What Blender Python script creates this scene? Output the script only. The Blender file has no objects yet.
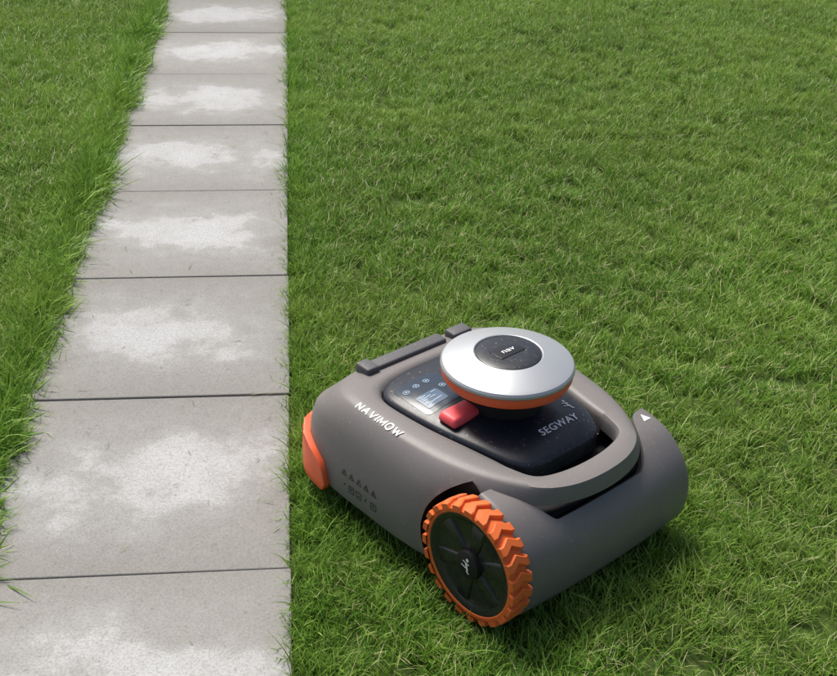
import bpy, bmesh, math, random
import numpy as np
from mathutils import Vector, Matrix
from mathutils.bvhtree import BVHTree
random.seed(7); rng=np.random.default_rng(11)
scene=bpy.context.scene
scene.view_settings.view_transform='Standard'; scene.view_settings.look='None'; scene.view_settings.exposure=0
rad=math.radians
# ------------------------------------------------------------------ camera
cam_d=bpy.data.cameras.new("camera"); cam=bpy.data.objects.new("camera",cam_d); scene.collection.objects.link(cam)
cam_d.sensor_width=36; cam_d.lens=50.62; cam_d.clip_start=.05; cam_d.clip_end=2000
cam.matrix_world=Matrix.Translation((0,0,1.232))@Matrix.Rotation(rad(59.98),4,'X')@Matrix.Rotation(rad(2.0),4,'Z')
scene.camera=cam
# ------------------------------------------------------------------ light
SUN_EL=58; SUN_ROT=-35
w=bpy.data.worlds.new("World"); scene.world=w; w.use_nodes=True
nt=w.node_tree; nt.nodes.clear()
sky=nt.nodes.new('ShaderNodeTexSky'); sky.sky_type='NISHITA'; sky.sun_disc=False
sky.sun_elevation=rad(SUN_EL); sky.sun_rotation=rad(SUN_ROT); sky.dust_density=5; sky.air_density=.8; sky.ozone_density=.5
bg=nt.nodes.new('ShaderNodeBackground'); bg.inputs[1].default_value=.15
out=nt.nodes.new('ShaderNodeOutputWorld'); nt.links.new(sky.outputs[0],bg.inputs[0]); nt.links.new(bg.outputs[0],out.inputs[0])
sd=bpy.data.lights.new("sun",'SUN'); sd.energy=4.2; sd.angle=rad(22); sd.color=(1,.97,.90)
so=bpy.data.objects.new("sun",sd); scene.collection.objects.link(so)
dv=Vector((math.sin(rad(SUN_ROT))*math.cos(rad(SUN_EL)),math.cos(rad(SUN_ROT))*math.cos(rad(SUN_EL)),math.sin(rad(SUN_EL))))
so.rotation_euler=dv.to_track_quat('Z','Y').to_euler(); so.location=dv*20
# ------------------------------------------------------------------ material helpers
class NT:
    def __init__(s,name):
        s.m=bpy.data.materials.new(name); s.m.use_nodes=True; s.t=s.m.node_tree; s.t.nodes.clear()
        s.o=s.t.nodes.new('ShaderNodeOutputMaterial')
    def n(s,typ,**k):
        nd=s.t.nodes.new(typ)
        for a,b in k.items(): setattr(nd,a,b)
        return nd
    def l(s,a,b): s.t.links.new(a,b)
    def val(s,sock,v):
        if isinstance(v,bpy.types.NodeSocket): s.l(v,sock)
        else: sock.default_value=v
    def math(s,op,a,b=0,c=0,clamp=False):
        nd=s.n('ShaderNodeMath',operation=op,use_clamp=clamp)
        s.val(nd.inputs[0],a); s.val(nd.inputs[1],b); s.val(nd.inputs[2],c); return nd.outputs[0]
    def noise(s,vec,scale,detail=4,rough=.55,w=None):
        nd=s.n('ShaderNodeTexNoise')
        if w is not None: nd.noise_dimensions='4D'; s.val(nd.inputs['W'],w)
        if vec is not None: s.l(vec,nd.inputs['Vector'])
        nd.inputs['Scale'].default_value=scale; nd.inputs['Detail'].default_value=detail; nd.inputs['Roughness'].default_value=rough
        return nd.outputs['Fac']
    def ramp(s,f,pts):
        nd=s.n('ShaderNodeValToRGB'); s.l(f,nd.inputs[0]); e=nd.color_ramp.elements
        while len(e)<len(pts): e.new(.5)
        for i,(p,c) in enumerate(pts):
            e[i].position=p; e[i].color=(c,c,c,1) if not hasattr(c,'__len__') else (*c,1)
        return nd.outputs[0]
    def mix(s,f,a,b,mode='MIX'):
        nd=s.n('ShaderNodeMix',data_type='RGBA',blend_type=mode)
        s.val(nd.inputs[0],f)
        for i,v in ((6,a),(7,b)):
            if isinstance(v,bpy.types.NodeSocket): s.l(v,nd.inputs[i])
            else: nd.inputs[i].default_value=(*v,1) if len(v)==3 else v
        return nd.outputs[2]
    def bsdf(s,col,rough=.5,metal=0,bump=None,bstr=.2,bdist=.001,coat=0,spec=.5):
        p=s.n('ShaderNodeBsdfPrincipled')
        if isinstance(col,bpy.types.NodeSocket): s.l(col,p.inputs['Base Color'])
        else: p.inputs['Base Color'].default_value=(*col,1)
        s.val(p.inputs['Roughness'],rough); p.inputs['Metallic'].default_value=metal
        p.inputs['Coat Weight'].default_value=coat; p.inputs['Specular IOR Level'].default_value=spec
        if bump is not None:
            b=s.n('ShaderNodeBump'); b.inputs['Strength'].default_value=bstr; b.inputs['Distance'].default_value=bdist
            s.l(bump,b.inputs['Height']); s.l(b.outputs[0],p.inputs['Normal'])
        s.l(p.outputs[0],s.o.inputs[0]); return p

def plastic(name,col,rough=.5,metal=0,grain=1800,bstr=.15,dust=.12,dustcol=(.28,.25,.2),coat=0,spec=.5):
    s=NT(name); tc=s.n('ShaderNodeTexCoord').outputs['Object']
    big=s.noise(tc,9,5); fine=s.noise(tc,120,6,.7)
    f=s.math('MULTIPLY',s.ramp(big,[(.4,0),(.75,1)]),s.ramp(fine,[(.45,0),(.7,1)]))
    c=s.mix(s.math('MULTIPLY',f,dust),col,dustcol)
    c=s.mix(s.math('MULTIPLY',s.noise(tc,30,3),.18),c,tuple(x*.6 for x in col))
    if dust>.08:
        c=s.mix(s.math('MULTIPLY',s.ramp(s.noise(tc,210,2,.5),[(.67,0),(.72,1)]),.55),c,dustcol)
    r=s.math('ADD',rough-.06,s.math('MULTIPLY',fine,.14))
    s.bsdf(c,r,metal,s.noise(tc,grain,2),bstr,.0004,coat,spec); return s.m

M_shell=plastic("taupe_plastic",(.156,.145,.141),.47,dust=.16,spec=.4)
M_bump=plastic("taupe_bumper_plastic",(.150,.139,.136),.40,dust=.24,bstr=.08,spec=.42)
M_dark=plastic("dark_grey_plastic",(.085,.085,.09),.5,spec=.35)
M_black=plastic("black_plastic",(.010,.010,.011),.6,dust=.05,spec=.3)
M_panel=plastic("navy_panel",(.010,.014,.022),.36,dust=.09,bstr=.04,spec=.38)
M_screen=plastic("display_glass",(.014,.028,.048),.22,dust=.02,bstr=0,spec=.4)
M_orange=plastic("orange_plastic",(.80,.12,.035),.45,dust=.1)
M_tyre=plastic("orange_rubber",(.70,.14,.03),.6,dust=.55,dustcol=(.20,.12,.05),spec=.3)
M_red=plastic("red_button_plastic",(.90,.10,.115),.45,dust=.02)
M_silver=plastic("satin_silver",(.39,.41,.43),.42,metal=.5,dust=.04,bstr=.05)
M_hub=plastic("hub_plastic",(.014,.014,.016),.28,dust=.65,dustcol=(.09,.09,.07))
M_white=plastic("white_print",(.8,.8,.8),.5,dust=.03,bstr=0)
M_ink=plastic("dark_print",(.022,.02,.02),.6,dust=0,bstr=0)
M_metal=plastic("dark_emblem",(.03,.03,.035),.2,metal=.6,dust=0,bstr=0)
M_blueprint=plastic("pale_blue_print",(.26,.38,.50),.5,dust=0,bstr=0)

# ------------------------------------------------------------------ mesh helpers
def newobj(name,verts,faces,mat=None,parent=None,smooth=None):
    me=bpy.data.meshes.new(name); me.from_pydata([tuple(v) for v in verts],[],faces)
    bm=bmesh.new(); bm.from_mesh(me); bmesh.ops.remove_doubles(bm,verts=bm.verts,dist=1e-6)
    bmesh.ops.recalc_face_normals(bm,faces=bm.faces); bm.to_mesh(me); bm.free()
    if mat: me.materials.append(mat)
    ob=bpy.data.objects.new(name,me); scene.collection.objects.link(ob)
    if parent: ob.parent=parent
    if smooth: 
        me.shade_smooth(); me.set_sharp_from_angle(angle=rad(smooth))
    return ob
def apply_mods(ob,smooth=None):
    dg=bpy.context.evaluated_depsgraph_get(); ev=ob.evaluated_get(dg)
    me=bpy.data.meshes.new_from_object(ev,preserve_all_data_layers=True,depsgraph=dg)
    ob.modifiers.clear(); ob.data=me
    if smooth: me.shade_smooth(); me.set_sharp_from_angle(angle=rad(smooth))
def bevel(ob,wd,seg=3,angle=30,smooth=50):
    m=ob.modifiers.new('b','BEVEL'); m.width=wd; m.segments=seg; m.limit_method='ANGLE'; m.angle_limit=rad(angle)
    apply_mods(ob,smooth)
def box(name,lo,hi,mat,parent,bv=.002):
    x0,y0,z0=lo;x1,y1,z1=hi
    v=[(x0,y0,z0),(x1,y0,z0),(x1,y1,z0),(x0,y1,z0),(x0,y0,z1),(x1,y0,z1),(x1,y1,z1),(x0,y1,z1)]
    o=newobj(name,v,[(0,1,2,3),(4,5,6,7),(0,1,5,4),(1,2,6,5),(2,3,7,6),(3,0,4,7)],mat,parent)
    if bv: bevel(o,bv)
    return o
def catmull(P,closed,n=400):
    P=[np.array(p,float) for p in P]; out=[]; N=len(P); seg=N if closed else N-1
    for i in range(seg):
        if closed: a,b,c,d=P[(i-1)%N],P[i],P[(i+1)%N],P[(i+2)%N]
        else:
            b,c=P[i],P[i+1]; a=P[i-1] if i>0 else 2*b-c; d=P[i+2] if i+2<N else 2*c-b
        for k in range(20):
            t=k/20; out.append(.5*((2*b)+(-a+c)*t+(2*a-5*b+4*c-d)*t*t+(-a+3*b-3*c+d)*t**3))
    if not closed: out.append(P[-1])
    Q=np.array(out)
    if closed: Q=np.vstack([Q,Q[:1]])
    s=np.concatenate([[0],np.cumsum(np.linalg.norm(np.diff(Q,axis=0),axis=1))])
    tt=np.linspace(0,s[-1],n+1 if closed else n)
    if closed: tt=tt[:-1]
    return np.stack([np.interp(tt,s,Q[:,j]) for j in range(Q.shape[1])],1)
CV=.216
def outline(half,n=200):
    near=[(u,CV-h) for u,h in half]; far=[(u,CV+h) for u,h in half[1:-1]][::-1]
    return catmull(near+far,True,n)
def loft(name,rings,mat,parent,cap0=True,cap1=True,smooth=40):
    n=len(rings[0]); V=[p for r in rings for p in r]; F=[]
    for i in range(len(rings)-1):
        for j in range(n): 
            k=(j+1)%n; F.append((i*n+j,i*n+k,(i+1)*n+k,(i+1)*n+j))
    if cap0: F.append(tuple(range(n)))
    if cap1: F.append(tuple((len(rings)-1)*n+j for j in range(n)))
    return newobj(name,V,F,mat,parent,smooth)
def ring(o,z): return [(p[0],p[1],z) for p in o]
def lathe(name,prof,cx,cy,mat,parent,n=96,axis='Z',smooth=35,cz=0):
    V=[];F=[];m=len(prof)
    for i in range(n):
        a=2*math.pi*i/n
        for r,h in prof:
            if axis=='Z': V.append((cx+r*math.cos(a),cy+r*math.sin(a),h))
            else: V.append((cx+r*math.cos(a),h,cz+r*math.sin(a)))
    for i in range(n):
        k=(i+1)%n
        for j in range(m-1): F.append((i*m+j,k*m+j,k*m+j+1,i*m+j+1))
    return newobj(name,V,F,mat,parent,smooth)

# ------------------------------------------------------------------ MOWER (local: x = towards driven wheels, y across, z up)
MYAW=-48.0; MX,MY=.081,1.311
mower=bpy.data.objects.new("robot_lawn_mower",None); scene.collection.objects.link(mower)
MW=Matrix.Translation((MX,MY,0))@Matrix.Rotation(rad(MYAW),4,'Z')
mower.matrix_world=MW
Bh=[(.075,0),(.067,.06),(.045,.110),(0,.155),(-.06,.192),(-.13,.212),(-.25,.2155),(-.34,.2145),(-.39,.205),(-.42,.182),(-.435,.13),(-.44,0)]
B=outline(Bh)
T=outline([(.064,0),(.058,.055),(.038,.098),(.004,.126),(-.05,.152),(-.12,.170),(-.2,.180),(-.3,.179),(-.355,.166),(-.388,.132),(-.402,.07),(-.405,0)])
I=outline([(.026,0),(.021,.055),(.006,.092),(-.03,.106),(-.06,.110),(-.104,.117),(-.186,.132),(-.273,.138),(-.312,.124),(-.331,.093),(-.339,.04),(-.340,0)])
def zt(P,z):
    return [(p[0],p[1],z-.016*max(0,(-.30-p[0])/.12)**2) for p in P]
mix=lambda a,b,t:a*(1-t)+b*t
rings=[ring(mix(B,T,.10),.042),ring(mix(B,T,.0),.056),ring(B,.10),ring(mix(B,T,.06),.135),ring(mix(B,T,.18),.16),zt(mix(B,T,.40),.180),zt(mix(B,T,.64),.192),
       zt(mix(B,T,.86),.2),zt(mix(B,T,1.0),.2035),zt(mix(T,I,.3),.2055),zt(mix(T,I,.75),.2055),zt(mix(T,I,.92),.2045),zt(I,.201),ring(mix(I,T,-.06),.196),ring(mix(I,T,-.06),.168)]
shell=loft("body_shell",rings,M_shell,mower,smooth=60)
def cyl_cut(y0,y1,r=.110,cz=.097):
    n=72; V=[(r*math.cos(2*math.pi*i/n),y,cz+r*math.sin(2*math.pi*i/n)) for y in (y0,y1) for i in range(n)]
    F=[(i,(i+1)%n,n+(i+1)%n,n+i) for i in range(n)]+[tuple(range(n)),tuple(range(n,2*n))]
    return newobj("cut",V,F,M_black)
cuts=[cyl_cut(-.05,.053),cyl_cut(.379,.5)]
b=newobj("cut",[(x,y,z) for x in (-.04,.2) for y in (-.1,.55) for z in (-.1,.178)],[(0,1,3,2),(4,5,7,6),(0,1,5,4),(2,3,7,6),(0,2,6,4),(1,3,7,5)],M_black)
cuts.append(b)
for c in cuts:
    c.matrix_world=MW
    m=shell.modifiers.new('c','BOOLEAN'); m.object=c; m.operation='DIFFERENCE'; m.solver='EXACT'; m.material_mode='TRANSFER'
bpy.context.view_layer.update()
apply_mods(shell,40)
for c in cuts: bpy.data.objects.remove(c)
# navy control panel
Pn=outline([(-.014,0),(-.016,.06),(-.026,.082),(-.055,.099),(-.104,.112),(-.186,.128),(-.273,.134),(-.309,.120),(-.327,.09),(-.335,.04),(-.336,0)])
cen=np.array([-.165,CV])
def prow(s,z): 
    Q=cen+(Pn-cen)*s
    return [(p[0],p[1],z+(0 if p[0]<-.1 else -.009*((p[0]+.1)/.1)**1.5)) for p in Q]
panel=loft("control_panel",[ring(Pn,.168),prow(1,.2005),prow(.99,.2035),prow(.95,.2065),prow(.85,.211),prow(.7,.2155),prow(.5,.219),prow(.3,.22)],M_panel,mower,smooth=50)
box("chassis",(-.40,.075,.05),(.045,.36,.150),M_black,mower,.01)
box("cutting_deck",(-.33,.10,.035),(-.05,.32,.055),M_black,mower,.008)
box("axle",(-.02,.04,.08),(.02,.38,.115),M_black,mower,.004)
box("inner_fender_left",(-.075,.352,.05),(.018,.358,.160),M_black,mower,.002)
box("inner_fender_right",(-.075,.060,.05),(.018,.066,.160),M_black,mower,.002)
def strip(name,y0,y1,x0,x1,z0,z1,mat,bv=.004): return box(name,(x0,y0,z0),(x1,y1,z1),mat,mower,bv)
strip("carry_strip",.112,.288,-.393,-.366,.180,.2075,M_dark)
strip("carry_strip_cap",.108,.134,-.397,-.362,.180,.2115,M_dark)
strip("carry_strip_end",.302,.345,-.390,-.362,.180,.2105,M_dark)
# orange rear bumper
full=outline([(u-(.005 if u<-.3 else 0),h+(.0042 if h>.1 and u<-.1 else 0)) for u,h in Bh],600)
rows=[]
for z,us in ((.036,-.335),(.05,-.329),(.07,-.332),(.088,-.345),(.102,-.37),(.111,-.40),(.116,-.425)):
    idx=[i for i in range(600) if full[i][0]<us]; P=full[idx]
    s=np.concatenate([[0],np.cumsum(np.linalg.norm(np.diff(P,axis=0),axis=1))]); tt=np.linspace(0,s[-1],90)
    rows.append([(np.interp(t,s,P[:,0]),np.interp(t,s,P[:,1]),z) for t in tt])
V=[p for r in rows for p in r]; F=[(i*90+j,i*90+j+1,(i+1)*90+j+1,(i+1)*90+j) for i in range(len(rows)-1) for j in range(89)]
ob=newobj("rear_bumper",V,F,M_orange,mower,60)
m=ob.modifiers.new('s','SOLIDIFY'); m.thickness=.012; m.offset=0
apply_mods(ob); bevel(ob,.002,2,40,50)
# front bumper
prof=catmull([(.070,.026),(.081,.045),(.087,.08),(.082,.115),(.066,.145),(.040,.170),(.012,.184),(-.026,.191)],False,200)
v0,v1=.039,.416
def station(v,e):
    dn,df=v-v0,v1-v
    t=min(1,max(0,(dn-.025)/.06)) if dn<df else min(1,max(0,(df-.030)/.080)); t=t*t*(3-2*t); smax=1-.38*t
    n=30; idx=np.linspace(0,smax,n)*199
    P=np.stack([np.interp(idx,np.arange(200),prof[:,j]) for j in (0,1)],1)
    tang=np.gradient(P,axis=0); tang/=np.linalg.norm(tang,axis=1)[:,None]; N=np.stack([tang[:,1],-tang[:,0]],1)
    bul=.008*(1-((v-(v0+v1)/2)/((v1-v0)/2))**2)
    O=P-N*e; Inn=P-N*(.018)
    return [(p[0]+bul,v,p[1]) for p in O]+[(p[0]+bul,v,p[1]) for p in Inn[::-1]]
def ends(R):
    L=[]
    for k in range(8):
        x=R*(1-math.cos(k/7*math.pi/2)); L.append((x,R-math.sqrt(max(0,R*R-(R-x)**2))))
    return L
st=[(v0+x,e) for x,e in ends(.010)]+[(v,0) for v in np.linspace(v0+.010,v1-.016,60)[1:-1]]+[(v1-x,e) for x,e in ends(.016)[::-1]]
fb=loft("front_bumper",[station(v,e) for v,e in st],M_bump,mower,smooth=45)
# ---- antenna / sensor disc
DX,DY=-.153,.217; q=.006
lathe("disc_neck",[(0,.20),(.062,.20),(.060,.245),(.080,.257+q),(.090,.261+q),(0,.261+q)],DX,DY,M_black,mower)
lathe("disc_light_ring",[(.06,.2565+q),(.095,.2575+q),(.1008,.260+q),(.1032,.2660+q),(.1034,.272+q),(.1025,.2765+q),(.06,.2765+q)],DX,DY,M_orange,mower)
lathe("disc_cover",[(.06,.2758+q),(.1020,.276+q),(.1042,.2770+q),(.1054,.2790+q),(.1050,.2824+q),(.1025,.2858+q),(.096,.2886+q),(.058,.2990+q),(.0545,.2998+q),(.053,.299+q),(.052,.296+q),(0,.296+q)],DX,DY,M_silver,mower,n=128,smooth=25)
lathe("disc_badge",[(.0515,.2945+q),(.0515,.2985+q),(.049,.2997+q),(.03,.3007+q),(0,.3009+q)],DX,DY,M_panel,mower,n=96)
box("badge_plate",(DX-.018,DY-.026,.300+q),(DX+.012,DY+.026,.3018+q),M_metal,mower,.0007)
# ---- stop button
bt=box("stop_button",(-.0195,-.0305,0),(.0195,.0305,.017),M_red,mower,.0065)
for v in bt.data.vertices:
    if v.co.z>.010: v.co.x*=.95; v.co.y*=.96; v.co.z+=.0015*math.cos(v.co.y*50)
bt.location=(-.166,.132,.210); bt.rotation_euler=(0,0,rad(2))
def bvh(objs):
    V=[];F=[]
    for o in objs:
        mt=o.matrix_local if o.parent else o.matrix_world
        n=len(V); V+=[mt@v.co for v in o.data.vertices]; F+=[tuple(n+i for i in p.vertices) for p in o.data.polygons]
    return BVHTree.FromPolygons(V,F)
bpy.context.view_layer.update()
BV=bvh([shell,panel,fb])
def decal(name,verts,faces,o,ax,ay,mat,off=.0007,tree=BV):
    o=Vector(o);ax=Vector(ax).normalized();ay=Vector(ay).normalized();n=ax.cross(ay).normalized(); ay=n.cross(ax); out=[]
    for x,y in verts:
        p=o+ax*x+ay*y; h=tree.ray_cast(p+n*.04,-n,.09)
        out.append((h[0]+n*off) if h[0] is not None else p)
    return newobj(name,out,faces,mat,mower)
def patch_(name,cx,cy,hx,hy,r,mat,off):   # rounded rectangle sheet that follows the panel surface
    n=14; V=[];F=[]
    for i in range(n+1):
        for j in range(n+1):
            a=-1+2*i/n; b_=-1+2*j/n; X=a*hx; Y=b_*hy
            ex,ey=abs(X)-(hx-r),abs(Y)-(hy-r)
            if ex>0 and ey>0:
                m_=max(ex,ey); l_=math.hypot(ex,ey); X=math.copysign(hx-r+ex*m_/l_,X); Y=math.copysign(hy-r+ey*m_/l_,Y)
            V.append((X,Y))
    F=[(i*(n+1)+j,(i+1)*(n+1)+j,(i+1)*(n+1)+j+1,i*(n+1)+j+1) for i in range(n) for j in range(n)]
    o=decal(name,V,F,(cx,cy,.215),(0,1,0),(-1,0,0),mat,off); o.data.shade_smooth(); return o
def text(name,body,size,o,ax,ay,mat,off=0,sp=1,tree=BV,xs=1,depth=.0009):
    c=bpy.data.curves.new(name,'FONT'); c.body=body; c.size=size; c.align_x='CENTER'; c.align_y='CENTER'; c.offset=off; c.space_character=sp; c.resolution_u=4
    t=bpy.data.objects.new("t",c); scene.collection.objects.link(t); bpy.context.view_layer.update()
    me=bpy.data.meshes.new_from_object(t.evaluated_get(bpy.context.evaluated_depsgraph_get()))
    vv=[(v.co.x*xs,v.co.y) for v in me.vertices]; ff=[tuple(p.vertices) for p in me.polygons]
    bpy.data.objects.remove(t); return decal(name,vv,ff,o,ax,ay,mat,depth,tree)
def join(name,obs):
    V=[];F=[]; mat=obs[0].data.materials[0]
    for o in obs:
        n=len(V); V+=[v.co.copy() for v in o.data.vertices]; F+=[tuple(n+i for i in p.vertices) for p in o.data.polygons]
        bpy.data.objects.remove(o)
    return newobj(name,V,F,mat,mower)
def bar(x0,y0,x1,y1,t,n=6):
    dx,dy=x1-x0,y1-y0; l=math.hypot(dx,dy); nx,ny=-dy/l*t/2,dx/l*t/2; V=[]
    for k in range(n+1):
        f=k/n; V+= [(x0+dx*f+nx,y0+dy*f+ny),(x0+dx*f-nx,y0+dy*f-ny)]
    return V,[(2*k,2*k+1,2*k+3,2*k+2) for k in range(n)]
GL={'N':(1,[(0,0,0,1),(0,.95,1,.05),(1,0,1,1)]),'A':(1.1,[(0,0,.5,1),(.5,1,1,0),(.22,.33,.78,.33)]),'V':(1.1,[(0,1,.5,0),(.5,0,1,1)]),'I':(.0,[(0,0,0,1)]),
    'M':(1.2,[(0,0,0,1),(0,.95,.5,.2),(.5,.2,1,.95),(1,0,1,1)]),'W':(1.5,[(0,1,.27,0),(.27,0,.5,.8),(.5,.8,.73,0),(.73,0,1,1)]),
    'O':(1.1,[(.3,0,.7,0),(.7,0,1,.3),(1,.3,1,.7),(1,.7,.7,1),(.7,1,.3,1),(.3,1,0,.7),(0,.7,0,.3),(0,.3,.3,0)])}
def strokes(name,word,H,Wd,gap,t,o,ax,ay,mat):
    x=0; segs=[]
    for ch in word:
        wd,S=GL[ch]; wd*=Wd
        segs+=[(x+a*wd,b*H,x+c*wd,d*H) for a,b,c,d in S]; x+=wd+gap
    tot=x-gap; parts=[]
    for i,(a,b,c,d) in enumerate(segs):
        V,F=bar(a-tot/2,b-H/2,c-tot/2,d-H/2,t); parts.append(decal("p",V,F,o,ax,ay,mat,.0007+.00004*i))
    return join(name,parts)
strokes("side_lettering","NAVIMOW",.0125,.0104,.0054,.0027,(-.249,.041,.2),(1,0,0),(0,.85,.5),M_white)
text("panel_lettering","SEGWAY",.0175,(-.056,.240,.21),(0,1,0),(-1,0,0),M_white,off=.0003,sp=1.12,xs=1.1)
def logo(name,o,ax,ay,s,mat,tree=BV):
    parts=[]
    circ=[(.16*s*math.cos(a)+.12*s,.16*s*math.sin(a)+.62*s) for a in np.linspace(0,6.28,14)[:-1]]
    shapes=[circ,[(-.35*s,.42*s),(.35*s,.30*s),(.35*s,.18*s),(-.35*s,.30*s)],[(-.10*s,.25*s),(.12*s,.22*s),(.30*s,-.35*s),(.12*s,-.40*s)],
            [(-.5*s,-.0*s),(.05*s,-.12*s),(.05*s,-.24*s),(-.5*s,-.12*s)],[(.12*s,-.38*s),(.42*s,-.55*s),(.36*s,-.66*s),(.05*s,-.48*s)]]
    for i,sh in enumerate(shapes): parts.append(decal("p",sh,[tuple(range(len(sh)))],o,ax,ay,mat,.0007+.0001*i,tree))
    return join(name,parts)
logo("panel_emblem",(-.084,.288,.21),(0,1,0),(-1,0,0),.017,M_white)
decal("direction_mark",[(-.008,-.006),(.008,-.006),(0,.009)],[(0,1,2)],(-.006,.390,.19),(0,1,0),(-1,0,0),M_white)
text("badge_lettering","nav",.015,(DX-.002,DY,.309),(0,1,0),(-1,0,0),M_white,tree=bvh([bpy.data.objects["badge_plate"]]),xs=1.3)
patch_("display",-.246,.142,.043,.046,.010,M_screen,.0006)
M_lcd=plastic("lcd",(.05,.095,.16),.25,dust=0,bstr=0)
patch_("display_window",-.229,.131,.021,.017,.003,M_lcd,.0012)
parts=[]
for i,(a,b_) in enumerate([(-.270,.112),(-.272,.134),(-.273,.156),(-.245,.166)]):
    for k in range(8):
        t0=2*math.pi*k/8; t1=t0+.6; r0,r1=.0042,.0058
        parts.append(decal("p",[(r0*math.cos(t0),r0*math.sin(t0)),(r1*math.cos(t0),r1*math.sin(t0)),(r1*math.cos(t1),r1*math.sin(t1)),(r0*math.cos(t1),r0*math.sin(t1))],[(0,1,2,3)],(a,b_,.215),(0,1,0),(-1,0,0),M_blueprint,.0014))
    parts.append(decal("p",[(-.0018,-.0016),(.0018,-.0016),(.0018,.0016),(-.0018,.0016)],[(0,1,2,3)],(a,b_,.215),(0,1,0),(-1,0,0),M_blueprint,.0014))
join("display_icons",parts)
join("display_text",[decal("p",[(x0,y0),(x1,y0),(x1,y0+.0018),(x0,y0+.0018)],[(0,1,2,3)],(-.229,.131,.215),(0,1,0),(-1,0,0),M_blueprint,.0018) for x0,x1,y0 in ((-.017,-.004,.011),(-.017,.002,.006),(-.017,-.007,.001),(-.004,.008,.001),(-.017,.014,-.008),(.007,.016,.011))])
# side pictograms
parts=[]
for r_ in range(2):
    for c_ in range(5):
        x=-.288+c_*.0185; z=.098-r_*.026; s_=.0068
        for (a0,b0,a1,b1) in [(-1,-1,1,-.82),(-1,.82,1,1),(-1,-.82,-.82,.82),(.82,-.82,1,.82)]:
            if r_==0 or c_ in(0,3): continue
            parts.append(decal("p",[(a0*s_,b0*s_),(a1*s_,b0*s_),(a1*s_,b1*s_),(a0*s_,b1*s_)],[(0,1,2,3)],(x,0,z),(1,0,0),(0,0,1),M_ink))
        if r_==0:
            for k in [((-1,-.8),(1,-.8),(.8,-.62),(-.8,-.62)),((-1,-.8),(-.8,-.8),(.08,.9),(-.08,.9)),((.8,-.8),(1,-.8),(.08,.9),(-.08,.9))]:
                parts.append(decal("p",[(a*s_,b*s_) for a,b in k],[(0,1,2,3)],(x,0,z),(1,0,0),(0,0,1),M_ink))
        random.seed(r_*5+c_)
        for k in range(3):
            a=random.uniform(-.4,.2)*s_; b_=random.uniform(-.5,.3)*s_
            parts.append(decal("p",[(a,b_),(a+.35*s_,b_+.1*s_),(a+.3*s_,b_+.45*s_),(a-.05*s_,b_+.3*s_)],[(0,1,2,3)],(x,0,z),(1,0,0),(0,0,1),M_ink))
join("warning_pictograms",parts)
# ---- wheels
def wheel(tag,y0,sgn,k=1.0):
    W=.037; Y=lambda d:y0+sgn*d; cz=.0975*k
    S=lambda pr:[(r*k,y) for r,y in pr]
    lathe("tyre_"+tag,S([(.080,Y(.004)),(.0835,Y(.0012)),(.0885,Y(.0012)),(.0912,Y(.004)),(.0917,Y(.008)),(.0917,Y(W-.008)),(.0912,Y(W-.004)),(.086,Y(W)),(.076,Y(W))]),0,0,M_tyre,mower,axis='Y',cz=cz)
    V=[];F=[];n=23
    for i in range(n):
        base=len(V); a=2*math.pi*i/n
        secs=[(-.0012,-.035),(.005,-.035),(.0185,.055),(.032,-.035),(W+.001,-.035)]
        for si,(d,of) in enumerate(secs):
            for (r,h) in ((.088,.092),(.0962,.074),(.0975,.058)):
                for s in (-1,1):
                    t=a+of+s*h; rr=(r-(.0012 if si in (0,4) and r>.09 else 0))*k
                    V.append((rr*math.cos(t),Y(d),cz+rr*math.sin(t)))
        for g_ in range(4):
            o0=base+6*g_; o1=o0+6
            F+=[(o0+a_,o0+b_,o1+b_,o1+a_) for a_,b_ in ((0,2),(2,4),(4,5),(5,3),(3,1))]
        for o0 in (base,base+24): F+=[(o0,o0+1,o0+3,o0+2),(o0+2,o0+3,o0+5,o0+4)]
    newobj("tread_lugs_"+tag,V,F,M_tyre,mower,35)
    lathe("wheel_disc_"+tag,S([(0,Y(.009)),(.026,Y(.009)),(.030,Y(.0105)),(.066,Y(.0095)),(.073,Y(.006)),(.079,Y(.0022)),(.082,Y(.0022)),(.084,Y(.005)),(.084,Y(.03)),(0,Y(.034))]),0,0,M_hub,mower,axis='Y',cz=cz)
    lathe("hub_cap_"+tag,S([(0,Y(-.001)),(.020,Y(-.001)),(.0225,Y(.0005)),(.0235,Y(.004)),(.0245,Y(.012))]),0,0,M_black,mower,axis='Y',cz=cz,n=64)
    V=[];F=[]
    for i in range(6):
        a=2*math.pi*i/6+.35; ca,sa=math.cos(a),math.sin(a); b0=len(V)
        for (r,hw) in ((.019*k,.009),(.074*k,.0165)):
            for s in (-1,1):
                for d in (.0115,.0068):
                    hh=hw*(1 if d>.01 else .72)*k
                    V.append((r*ca-s*hh*sa,Y(d),cz+r*sa+s*hh*ca))
        F+=[tuple(b0+g_ for g_ in f) for f in [(0,1,3,2),(4,5,7,6),(0,1,5,4),(2,3,7,6),(1,3,7,5),(0,2,6,4)]]
    o=newobj("wheel_spokes_"+tag,V,F,M_hub,mower,30); bevel(o,.0014,2,30,40)
wheel("near",0.0,1); wheel("far",.406,-1,.80)
logo("hub_emblem",(0,-.001,.0975),(1,0,0),(0,0,1),.0185,M_white,bvh([bpy.data.objects["hub_cap_near"]]))
for k,yy in enumerate((.11,.32)):
    lathe("caster_%d"%k,[(0,yy-.012),(.022,yy-.012),(.028,yy-.008),(.028,yy+.008),(.022,yy+.012),(0,yy+.012)],-.36,0,M_black,mower,axis='Y',cz=.03,n=40)

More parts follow.
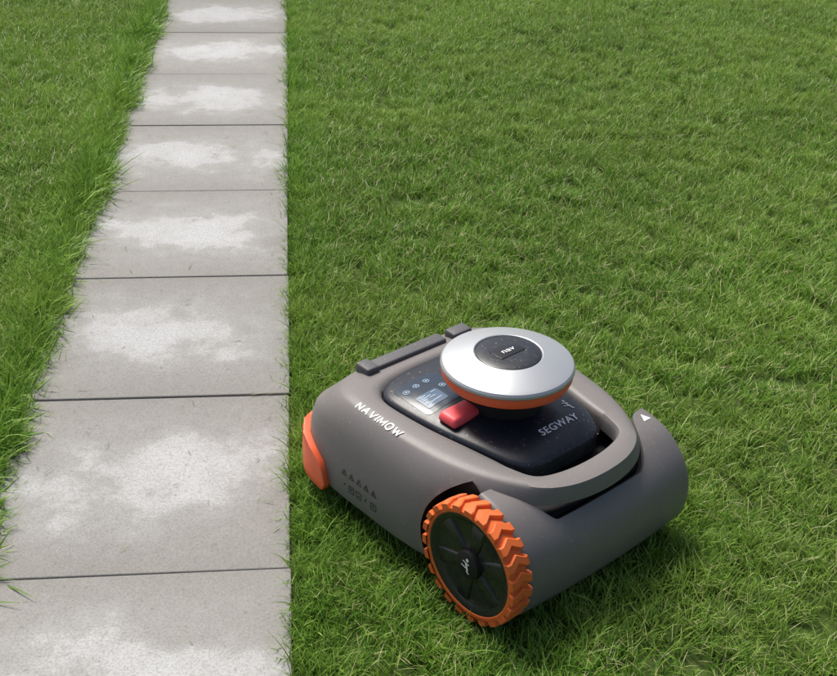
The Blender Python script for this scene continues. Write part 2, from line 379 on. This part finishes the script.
# ------------------------------------------------------------------ PATH
PA=rad(6.62); PO=Vector((-.1869,1.405,0))
PM=Matrix.Translation(PO)@Matrix.Rotation(PA,4,'Z')
bm=bmesh.new(); lay=bm.faces.layers.float_vector.new("slab")
random.seed(5)
for k in range(-5,40):
    j=lambda a:random.uniform(-a,a)
    x0,x1=-.4985+j(.002),-.0+j(.0015); y0,y1=k*.5+.0013+j(.0006),(k+1)*.5-.0013+j(.0006); zt_=j(.0012); c=.002
    tx,ty=j(.002),j(.002); r=random.random(); lv=[]
    for ins,z in ((0,-.045),(0,zt_-c),(c*.35,zt_-c*.35),(c,zt_)):
        lv.append([bm.verts.new((x,y,z+(x+.25)*tx*(z>-.04)+(y-(y0+y1)/2)*ty*(z>-.04))) for x,y in ((x0+ins,y0+ins),(x1-ins,y0+ins),(x1-ins,y1-ins),(x0+ins,y1-ins))])
    fs=[]
    for a,b_ in zip(lv[:-1],lv[1:]):
        for i in range(4): fs.append(bm.faces.new((a[i],a[(i+1)%4],b_[(i+1)%4],b_[i])))
    fs.append(bm.faces.new(lv[-1]))
    for f in fs: f[lay]=((x0+x1)/2,(y0+y1)/2,r)
me=bpy.data.meshes.new("paved_path"); bm.to_mesh(me); bm.free()
path=bpy.data.objects.new("paved_path",me); scene.collection.objects.link(path); path.matrix_world=PM
s=NT("concrete_slab"); tc=s.n('ShaderNodeTexCoord').outputs['Object']
at=s.n('ShaderNodeAttribute',attribute_name="slab"); sp=s.n('ShaderNodeSeparateXYZ'); s.l(at.outputs['Vector'],sp.inputs[0])
po=s.n('ShaderNodeSeparateXYZ'); s.l(tc,po.inputs[0])
W_=s.math('MULTIPLY',sp.outputs[2],17.0)
lx=s.math('SUBTRACT',po.outputs[0],sp.outputs[0]); ly=s.math('SUBTRACT',po.outputs[1],sp.outputs[1])
n1=s.noise(tc,6.5,7,.66,W_); n2=s.noise(tc,9,5,.6,s.math('ADD',W_,5)); n3=s.noise(tc,3,2,.5,s.math('ADD',W_,9))
lx2=s.math('ADD',lx,s.math('MULTIPLY',s.math('SUBTRACT',n3,.5),.3)); ly2=s.math('ADD',ly,s.math('MULTIPLY',s.math('SUBTRACT',n2,.5),.3))
d=s.math('SQRT',s.math('ADD',s.math('POWER',s.math('ABSOLUTE',s.math('DIVIDE',lx2,.19)),2),s.math('POWER',s.math('ABSOLUTE',s.math('DIVIDE',ly2,.095)),2)))
dm=s.math('ADD',d,s.math('MULTIPLY',s.math('SUBTRACT',n1,.5),4.0))
patch=s.ramp(s.math('MULTIPLY',dm,.5),[(.08,1),(.38,.74),(.55,.25),(.86,0)])
ex=s.math('SUBTRACT',.25,s.math('ABSOLUTE',lx)); ey=s.math('SUBTRACT',.25,s.math('ABSOLUTE',ly))
edge=s.math('MINIMUM',ex,ey); edm=s.ramp(s.math('ADD',edge,s.math('MULTIPLY',s.math('SUBTRACT',n2,.5),.08)),[(.0,1),(.09,0)])
grain=s.noise(tc,240,5,.78); mid_=s.noise(tc,38,5,.65); sm=s.noise(tc,900,2,.5)
c=s.mix(mid_,(.212,.209,.196),(.315,.312,.296))
c=s.mix(s.math('MULTIPLY',s.noise(tc,4,4,.6),.5),c,(.205,.200,.185))
c=s.mix(s.math('MULTIPLY',edm,.32),c,(.150,.144,.126))
c=s.mix(s.math('MULTIPLY',patch,.62),c,(.50,.515,.525))
c=s.mix(s.math('MULTIPLY',s.ramp(grain,[(.35,1),(.55,0)]),.48),c,(.11,.106,.095))
c=s.mix(s.math('MULTIPLY',s.ramp(sm,[(.58,0),(.7,1)]),.35),c,(.55,.55,.54))
c=s.mix(s.math('MULTIPLY',s.ramp(s.noise(tc,70,3,.6),[(.66,0),(.72,1)]),.4),c,(.09,.080,.062))
hs=s.n('ShaderNodeHueSaturation'); s.l(c,hs.inputs['Color']); s.l(s.math('ADD',.92,s.math('MULTIPLY',sp.outputs[2],.16)),hs.inputs['Value'])
h=s.math('ADD',grain,s.math('MULTIPLY',sm,.5))
s.bsdf(hs.outputs[0],.88,0,h,.6,.0014,spec=.25); me.materials.append(s.m)

# ------------------------------------------------------------------ GROUND
me=bpy.data.meshes.new("ground"); me.from_pydata([(-300,-300,-.012),(300,-300,-.012),(300,600,-.012),(-300,600,-.012)],[],[(0,1,2,3)])
g=bpy.data.objects.new("ground",me); scene.collection.objects.link(g)
s=NT("lawn_soil"); tc=s.n('ShaderNodeTexCoord').outputs['Object']
a=s.noise(tc,60,6,.7); b_=s.noise(tc,2.5,4)
c=s.ramp(a,[(.3,(.03,.04,.012)),(.5,(.055,.085,.02)),(.7,(.11,.13,.04))])
c=s.mix(s.math('MULTIPLY',b_,.5),c,(.06,.12,.025))
s.bsdf(c,.95,0,a,.8,.01,spec=.1); me.materials.append(s.m)

# ------------------------------------------------------------------ GRASS
s=NT("grass_blade")
br=s.n('ShaderNodeAttribute',attribute_name="br").outputs['Fac']; bt_=s.n('ShaderNodeAttribute',attribute_name="bt").outputs['Fac']
tin=s.n('ShaderNodeAttribute',attribute_name="tint",attribute_type='INSTANCER').outputs['Fac']
pos=s.n('ShaderNodeNewGeometry').outputs['Position']
c=s.ramp(br,[(0,(.062,.158,.015)),(.40,(.135,.280,.025)),(.76,(.220,.390,.048)),(.93,(.32,.47,.10)),(.96,(.46,.43,.20)),(1,(.55,.50,.29))])
mp=s.n('ShaderNodeMapping'); s.l(pos,mp.inputs[0]); mp.inputs['Scale'].default_value=(.45,1.7,1); mp.inputs['Rotation'].default_value=(0,0,rad(-12))
big=s.noise(mp.outputs[0],1.5,4,.6); med=s.noise(pos,9,3,.6)
c=s.mix(s.ramp(big,[(.42,0),(.62,.6)]),c,(.27,.40,.07))
hs=s.n('ShaderNodeHueSaturation'); s.l(c,hs.inputs['Color'])
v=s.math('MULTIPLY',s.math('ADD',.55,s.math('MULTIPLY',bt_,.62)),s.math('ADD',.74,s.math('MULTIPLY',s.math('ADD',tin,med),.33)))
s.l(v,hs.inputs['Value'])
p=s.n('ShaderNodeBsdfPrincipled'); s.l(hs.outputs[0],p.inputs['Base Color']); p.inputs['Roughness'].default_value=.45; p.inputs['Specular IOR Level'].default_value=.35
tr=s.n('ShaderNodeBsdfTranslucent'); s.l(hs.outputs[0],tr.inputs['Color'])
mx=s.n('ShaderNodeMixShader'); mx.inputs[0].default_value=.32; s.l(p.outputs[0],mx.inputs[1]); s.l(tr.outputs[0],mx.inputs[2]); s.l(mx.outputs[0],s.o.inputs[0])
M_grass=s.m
def blade(V,F,A1,A2,bx,by,az,L,wd,lean0,lean1,r,segs=4,z0=-.012):
    base=len(V); x,y,z=bx,by,z0; tw=random.uniform(-.7,.7)
    for i in range(segs+1):
        t=i/segs; wi=wd*(1-t**2.2)*.5*(1 if i else .8)
        px,py=-math.sin(az+tw*t),math.cos(az+tw*t); zz=math.sin(tw)*.4
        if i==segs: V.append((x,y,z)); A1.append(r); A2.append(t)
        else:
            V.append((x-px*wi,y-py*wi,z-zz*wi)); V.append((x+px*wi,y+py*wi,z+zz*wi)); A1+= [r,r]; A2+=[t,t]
        le=lean0+(lean1-lean0)*t; st_=L/segs
        x+=math.cos(az)*math.sin(le)*st_; y+=math.sin(az)*math.sin(le)*st_; z+=math.cos(le)*st_
    for i in range(segs-1): k=base+2*i; F.append((k,k+1,k+3,k+2))
    k=base+2*(segs-1); F.append((k,k+1,k+2))
def mesh_with_attr(name,V,F,A1,A2):
    me=bpy.data.meshes.new(name); me.from_pydata(V,[],F)
    for nme,A in (("br",A1),("bt",A2)):
        a=me.attributes.new(nme,'FLOAT','POINT'); a.data.foreach_set('value',A)
    me.materials.append(M_grass); me.shade_smooth(); return me
NV=14
def make_set(nm,half,nb,square):
    col=bpy.data.collections.new(nm)
    for k in range(NV):
        V=[];F=[];A1=[];A2=[]
        ph=[random.uniform(0,6.28) for _ in range(4)]
        dirb=random.uniform(0,6.28)
        for i in range(nb):
            if square: x,y=random.uniform(-half,half),random.uniform(-half,half)
            else:
                rr=half*math.sqrt(random.random()); th=random.uniform(0,6.28); x,y=rr*math.cos(th),rr*math.sin(th)
            loc=dirb+(1.2*math.sin(x*70+ph[0])+1.2*math.sin(y*75+ph[1]) if square else 0)
            az=loc+random.gauss(0,1.6)
            hh=1+.10*math.sin(x*110+ph[2])*math.sin(y*110+ph[3])
            L=random.uniform(.022,.046)*hh*(1 if random.random()<.93 else 1.4); l0=random.uniform(.05,.8); l1=l0+random.uniform(.2,1.2)
            blade(V,F,A1,A2,x,y,az,L,random.uniform(.0012,.0024),l0,l1,min(1 if square else .93,max(0,random.random()+random.gauss(0,.02))),3)
        if square:
          for i in range(nb//16):
            blade(V,F,A1,A2,random.uniform(-half,half),random.uniform(-half,half),random.uniform(0,6.28),random.uniform(.02,.04),.0012,1.1,1.45,random.choice([.96,.98,.9]),3,z0=.006)
        o=bpy.data.objects.new(nm+"_%02d"%k,mesh_with_attr(nm,V,F,A1,A2)); col.objects.link(o)
    return col
random.seed(3)
C_small=make_set("grass_tuft",.022,27,False); C_big=make_set("grass_patch",.041,255,True)
def grid(x0,x1,y0,y1,st):
    X,Y=np.meshgrid(np.arange(x0,x1,st),np.arange(y0,y1,st)); P=np.stack([X.ravel(),Y.ravel()],1); return P+rng.uniform(-.3*st,.3*st,P.shape)
def smooth_noise(P,sc,seed):
    r=np.random.default_rng(seed); o=np.zeros(len(P))
    for k in range(7):
        a=r.uniform(0,6.28); f=sc*r.uniform(.5,1.8); o+=np.sin(P[:,0]*f*math.cos(a)+P[:,1]*f*math.sin(a)+r.uniform(0,6.28))
    return o/7
ca,sa=math.cos(PA),math.sin(PA); cu,su=math.cos(rad(MYAW)),math.sin(rad(MYAW))
def pathxy(P):
    rel=P-np.array([PO.x,PO.y]); return rel[:,0]*ca+rel[:,1]*sa, -rel[:,0]*sa+rel[:,1]*ca
def mowxy(P): return (P[:,0]-MX)*cu+(P[:,1]-MY)*su, -(P[:,0]-MX)*su+(P[:,1]-MY)*cu
def attrs(P,small):
    lx,ly=pathxy(P); um,vm=mowxy(P); n=len(P)
    inm=(um>-.42)&(um<.06)&(vm>.02)&(vm<.40)
    scl=.92+.10*smooth_noise(P,7,1)+(.10*smooth_noise(P,30,2)+rng.normal(0,.10,n) if small else 0)
    scl=scl*np.where(lx<-.49,1.17+.28*np.exp((lx+.49)/.12),1.0)
    scl=np.where(inm,scl*.62,scl); scl=np.clip(scl,.4,1.9)
    k=.12 if small else .03
    rot=np.stack([rng.normal(0,k,n),rng.normal(0,k,n),rng.uniform(0,6.28,n) if small else rng.integers(0,4,n)*1.5708+rng.normal(0,.25,n)],1)
    tint=np.clip(.5+.5*smooth_noise(P,5,5)+rng.normal(0,.22 if small else .08,n),0,1)
    return rot,scl,tint
PB=np.vstack([grid(-2.7,2.7,.65,6.6,.070),grid(-4.5,4.5,6.6,10.5,.075),grid(-4.5,-2.7,.65,6.6,.08),grid(2.7,4.5,.65,6.6,.08)])
def zone(P):
    lx,ly=pathxy(P); um,vm=mowxy(P)
    return ((lx>.055)|(lx<-.56))&~((um>-.50)&(um<.15)&(vm>-.06)&(vm<.46))
PB=PB[zone(PB)]
PS=np.vstack([grid(-2.2,1.3,.6,8,.0215)])
lx,ly=pathxy(PS); um,vm=mowxy(PS)
edgeL=-.500+.006*np.sin(ly*23)+.006*np.sin(ly*51+1)
band=((lx>.014)&(lx<.10))|((lx<edgeL)&(lx>-.605)); box_=(um>-.54)&(um<.19)&(vm>-.10)&(vm<.50)&(lx>.014)
whl=((abs(um)<.055)&(vm>-.012)&(vm<.055))
PS=PS[(band|box_)&~whl]
def fringe(lxv,num,lean,s0,s1):
    l=rng.uniform(-2,9,num); x=lxv+rng.normal(0,.008,num)
    W2=np.stack([PO.x+x*ca-l*sa,PO.y+x*sa+l*ca],1)
    dens=smooth_noise(W2,14,77 if lxv<-.1 else 78)
    sc=rng.uniform(s0,s1,num)*(1+.55*dens)
    r=np.stack([rng.normal(0,.15,num),rng.normal(0,.2,num)+lean,rng.normal(0,.25,num)],1)
    return W2,r,sc
aB=attrs(PB,False); aS=attrs(PS,True); FA=fringe(-.506,2700,.5,.8,2.0); FB=fringe(.015,1100,-.22,.5,1.2)
PS=np.vstack([PS,FA[0],FB[0]]); aS=(np.vstack([aS[0],FA[1],FB[1]]),np.concatenate([aS[1],FA[2],FB[2]]),np.concatenate([aS[2],rng.uniform(.1,.9,3800)]))
allP=np.vstack([PB,PS]); nb_,ns_=len(PB),len(PS); n_=nb_+ns_
rot=np.vstack([aB[0],aS[0]]); scl=np.concatenate([aB[1],aS[1]]); tint=np.concatenate([aB[2],aS[2]])
me=bpy.data.meshes.new("lawn_grass"); me.vertices.add(n_)
me.vertices.foreach_set('co',np.concatenate([allP,np.zeros((n_,1))],1).ravel())
a=me.attributes.new('rot','FLOAT_VECTOR','POINT'); a.data.foreach_set('vector',rot.ravel())
a=me.attributes.new('scl','FLOAT','POINT'); a.data.foreach_set('value',scl)
a=me.attributes.new('tint','FLOAT','POINT'); a.data.foreach_set('value',tint)
a=me.attributes.new('idx','INT','POINT'); a.data.foreach_set('value',rng.integers(0,NV,n_).astype(np.int32))
a=me.attributes.new('small','BOOLEAN','POINT'); a.data.foreach_set('value',np.arange(n_)>=nb_)
lawn=bpy.data.objects.new("lawn_grass",me); scene.collection.objects.link(lawn)
gn=bpy.data.node_groups.new("scatter",'GeometryNodeTree')
gn.interface.new_socket("Geometry",in_out='INPUT',socket_type='NodeSocketGeometry'); gn.interface.new_socket("Geometry",in_out='OUTPUT',socket_type='NodeSocketGeometry')
N=gn.nodes; gi=N.new('NodeGroupInput'); go=N.new('NodeGroupOutput'); L=gn.links.new; jg=N.new('GeometryNodeJoinGeometry')
def na(nm,t):
    k=N.new('GeometryNodeInputNamedAttribute'); k.data_type=t; k.inputs[0].default_value=nm; return k.outputs[0]
e2r=N.new('FunctionNodeEulerToRotation'); L(na('rot','FLOAT_VECTOR'),e2r.inputs[0])
nn=N.new('FunctionNodeBooleanMath'); nn.operation='NOT'; sm_=na('small','BOOLEAN'); L(sm_,nn.inputs[0])
for col,sel in ((C_small,sm_),(C_big,nn.outputs[0])):
    iop=N.new('GeometryNodeInstanceOnPoints'); ci=N.new('GeometryNodeCollectionInfo')
    ci.inputs[0].default_value=col; ci.inputs['Separate Children'].default_value=True; ci.inputs['Reset Children'].default_value=True
    L(gi.outputs[0],iop.inputs['Points']); L(sel,iop.inputs['Selection']); L(ci.outputs[0],iop.inputs['Instance']); iop.inputs['Pick Instance'].default_value=True
    L(na('idx','INT'),iop.inputs['Instance Index']); L(e2r.outputs[0],iop.inputs['Rotation']); L(na('scl','FLOAT'),iop.inputs['Scale'])
    L(iop.outputs[0],jg.inputs[0])
L(jg.outputs[0],go.inputs[0])
md=lawn.modifiers.new("scatter",'NODES'); md.node_group=gn
# individual long blades over the path edge + clippings lying on slabs
V=[];F=[];A1=[];A2=[]; random.seed(21)
def w2(x,l): return PO.x+x*ca-l*sa, PO.y+x*sa+l*ca
for i in range(1200):
    l=random.uniform(-1.2,6)
    if random.random()<.64: x,y=w2(-.508+random.gauss(0,.008),l); az=PA+random.gauss(0,.8)
    else: x,y=w2(.008+random.gauss(0,.004),l); az=PA+math.pi+random.gauss(0,.8)
    blade(V,F,A1,A2,x,y,az,random.uniform(.035,.09),random.uniform(.0015,.0026),random.uniform(.2,.9),random.uniform(1.2,1.75),random.random()*.9,5,z0=.0)
for i in range(380):
    l=random.uniform(-1.2,5); e=random.random()
    xx=(-.5+abs(random.gauss(0,.05))) if e<.45 else (-abs(random.gauss(0,.03)) if e<.75 else random.uniform(-.48,-.02))
    x,y=w2(xx,l); L_=random.uniform(.006,.03)
    blade(V,F,A1,A2,x,y,random.uniform(0,6.28),L_,random.uniform(.0008,.002),1.50,1.57,random.choice([.1,.3,.5,.97,.2]),3,z0=.0025)
for i in range(1500):
    x=random.uniform(-1.3,1.5); y=random.uniform(.85,4.0)
    rx,ry=x-PO.x,y-PO.y; lx_=rx*ca+ry*sa
    if -.5<lx_<.02: continue
    u_=(x-MX)*cu+(y-MY)*su; v_=-(x-MX)*su+(y-MY)*cu
    if -.48<u_<.13 and -.05<v_<.45: continue
    blade(V,F,A1,A2,x,y,random.uniform(0,6.28),random.uniform(.045,.075),random.uniform(.0016,.0026),random.uniform(.2,.9),random.uniform(.9,1.6),random.random()*.93,5,z0=0)
o=bpy.data.objects.new("grass_blades",mesh_with_attr("grass_blades",V,F,A1,A2)); scene.collection.objects.link(o)
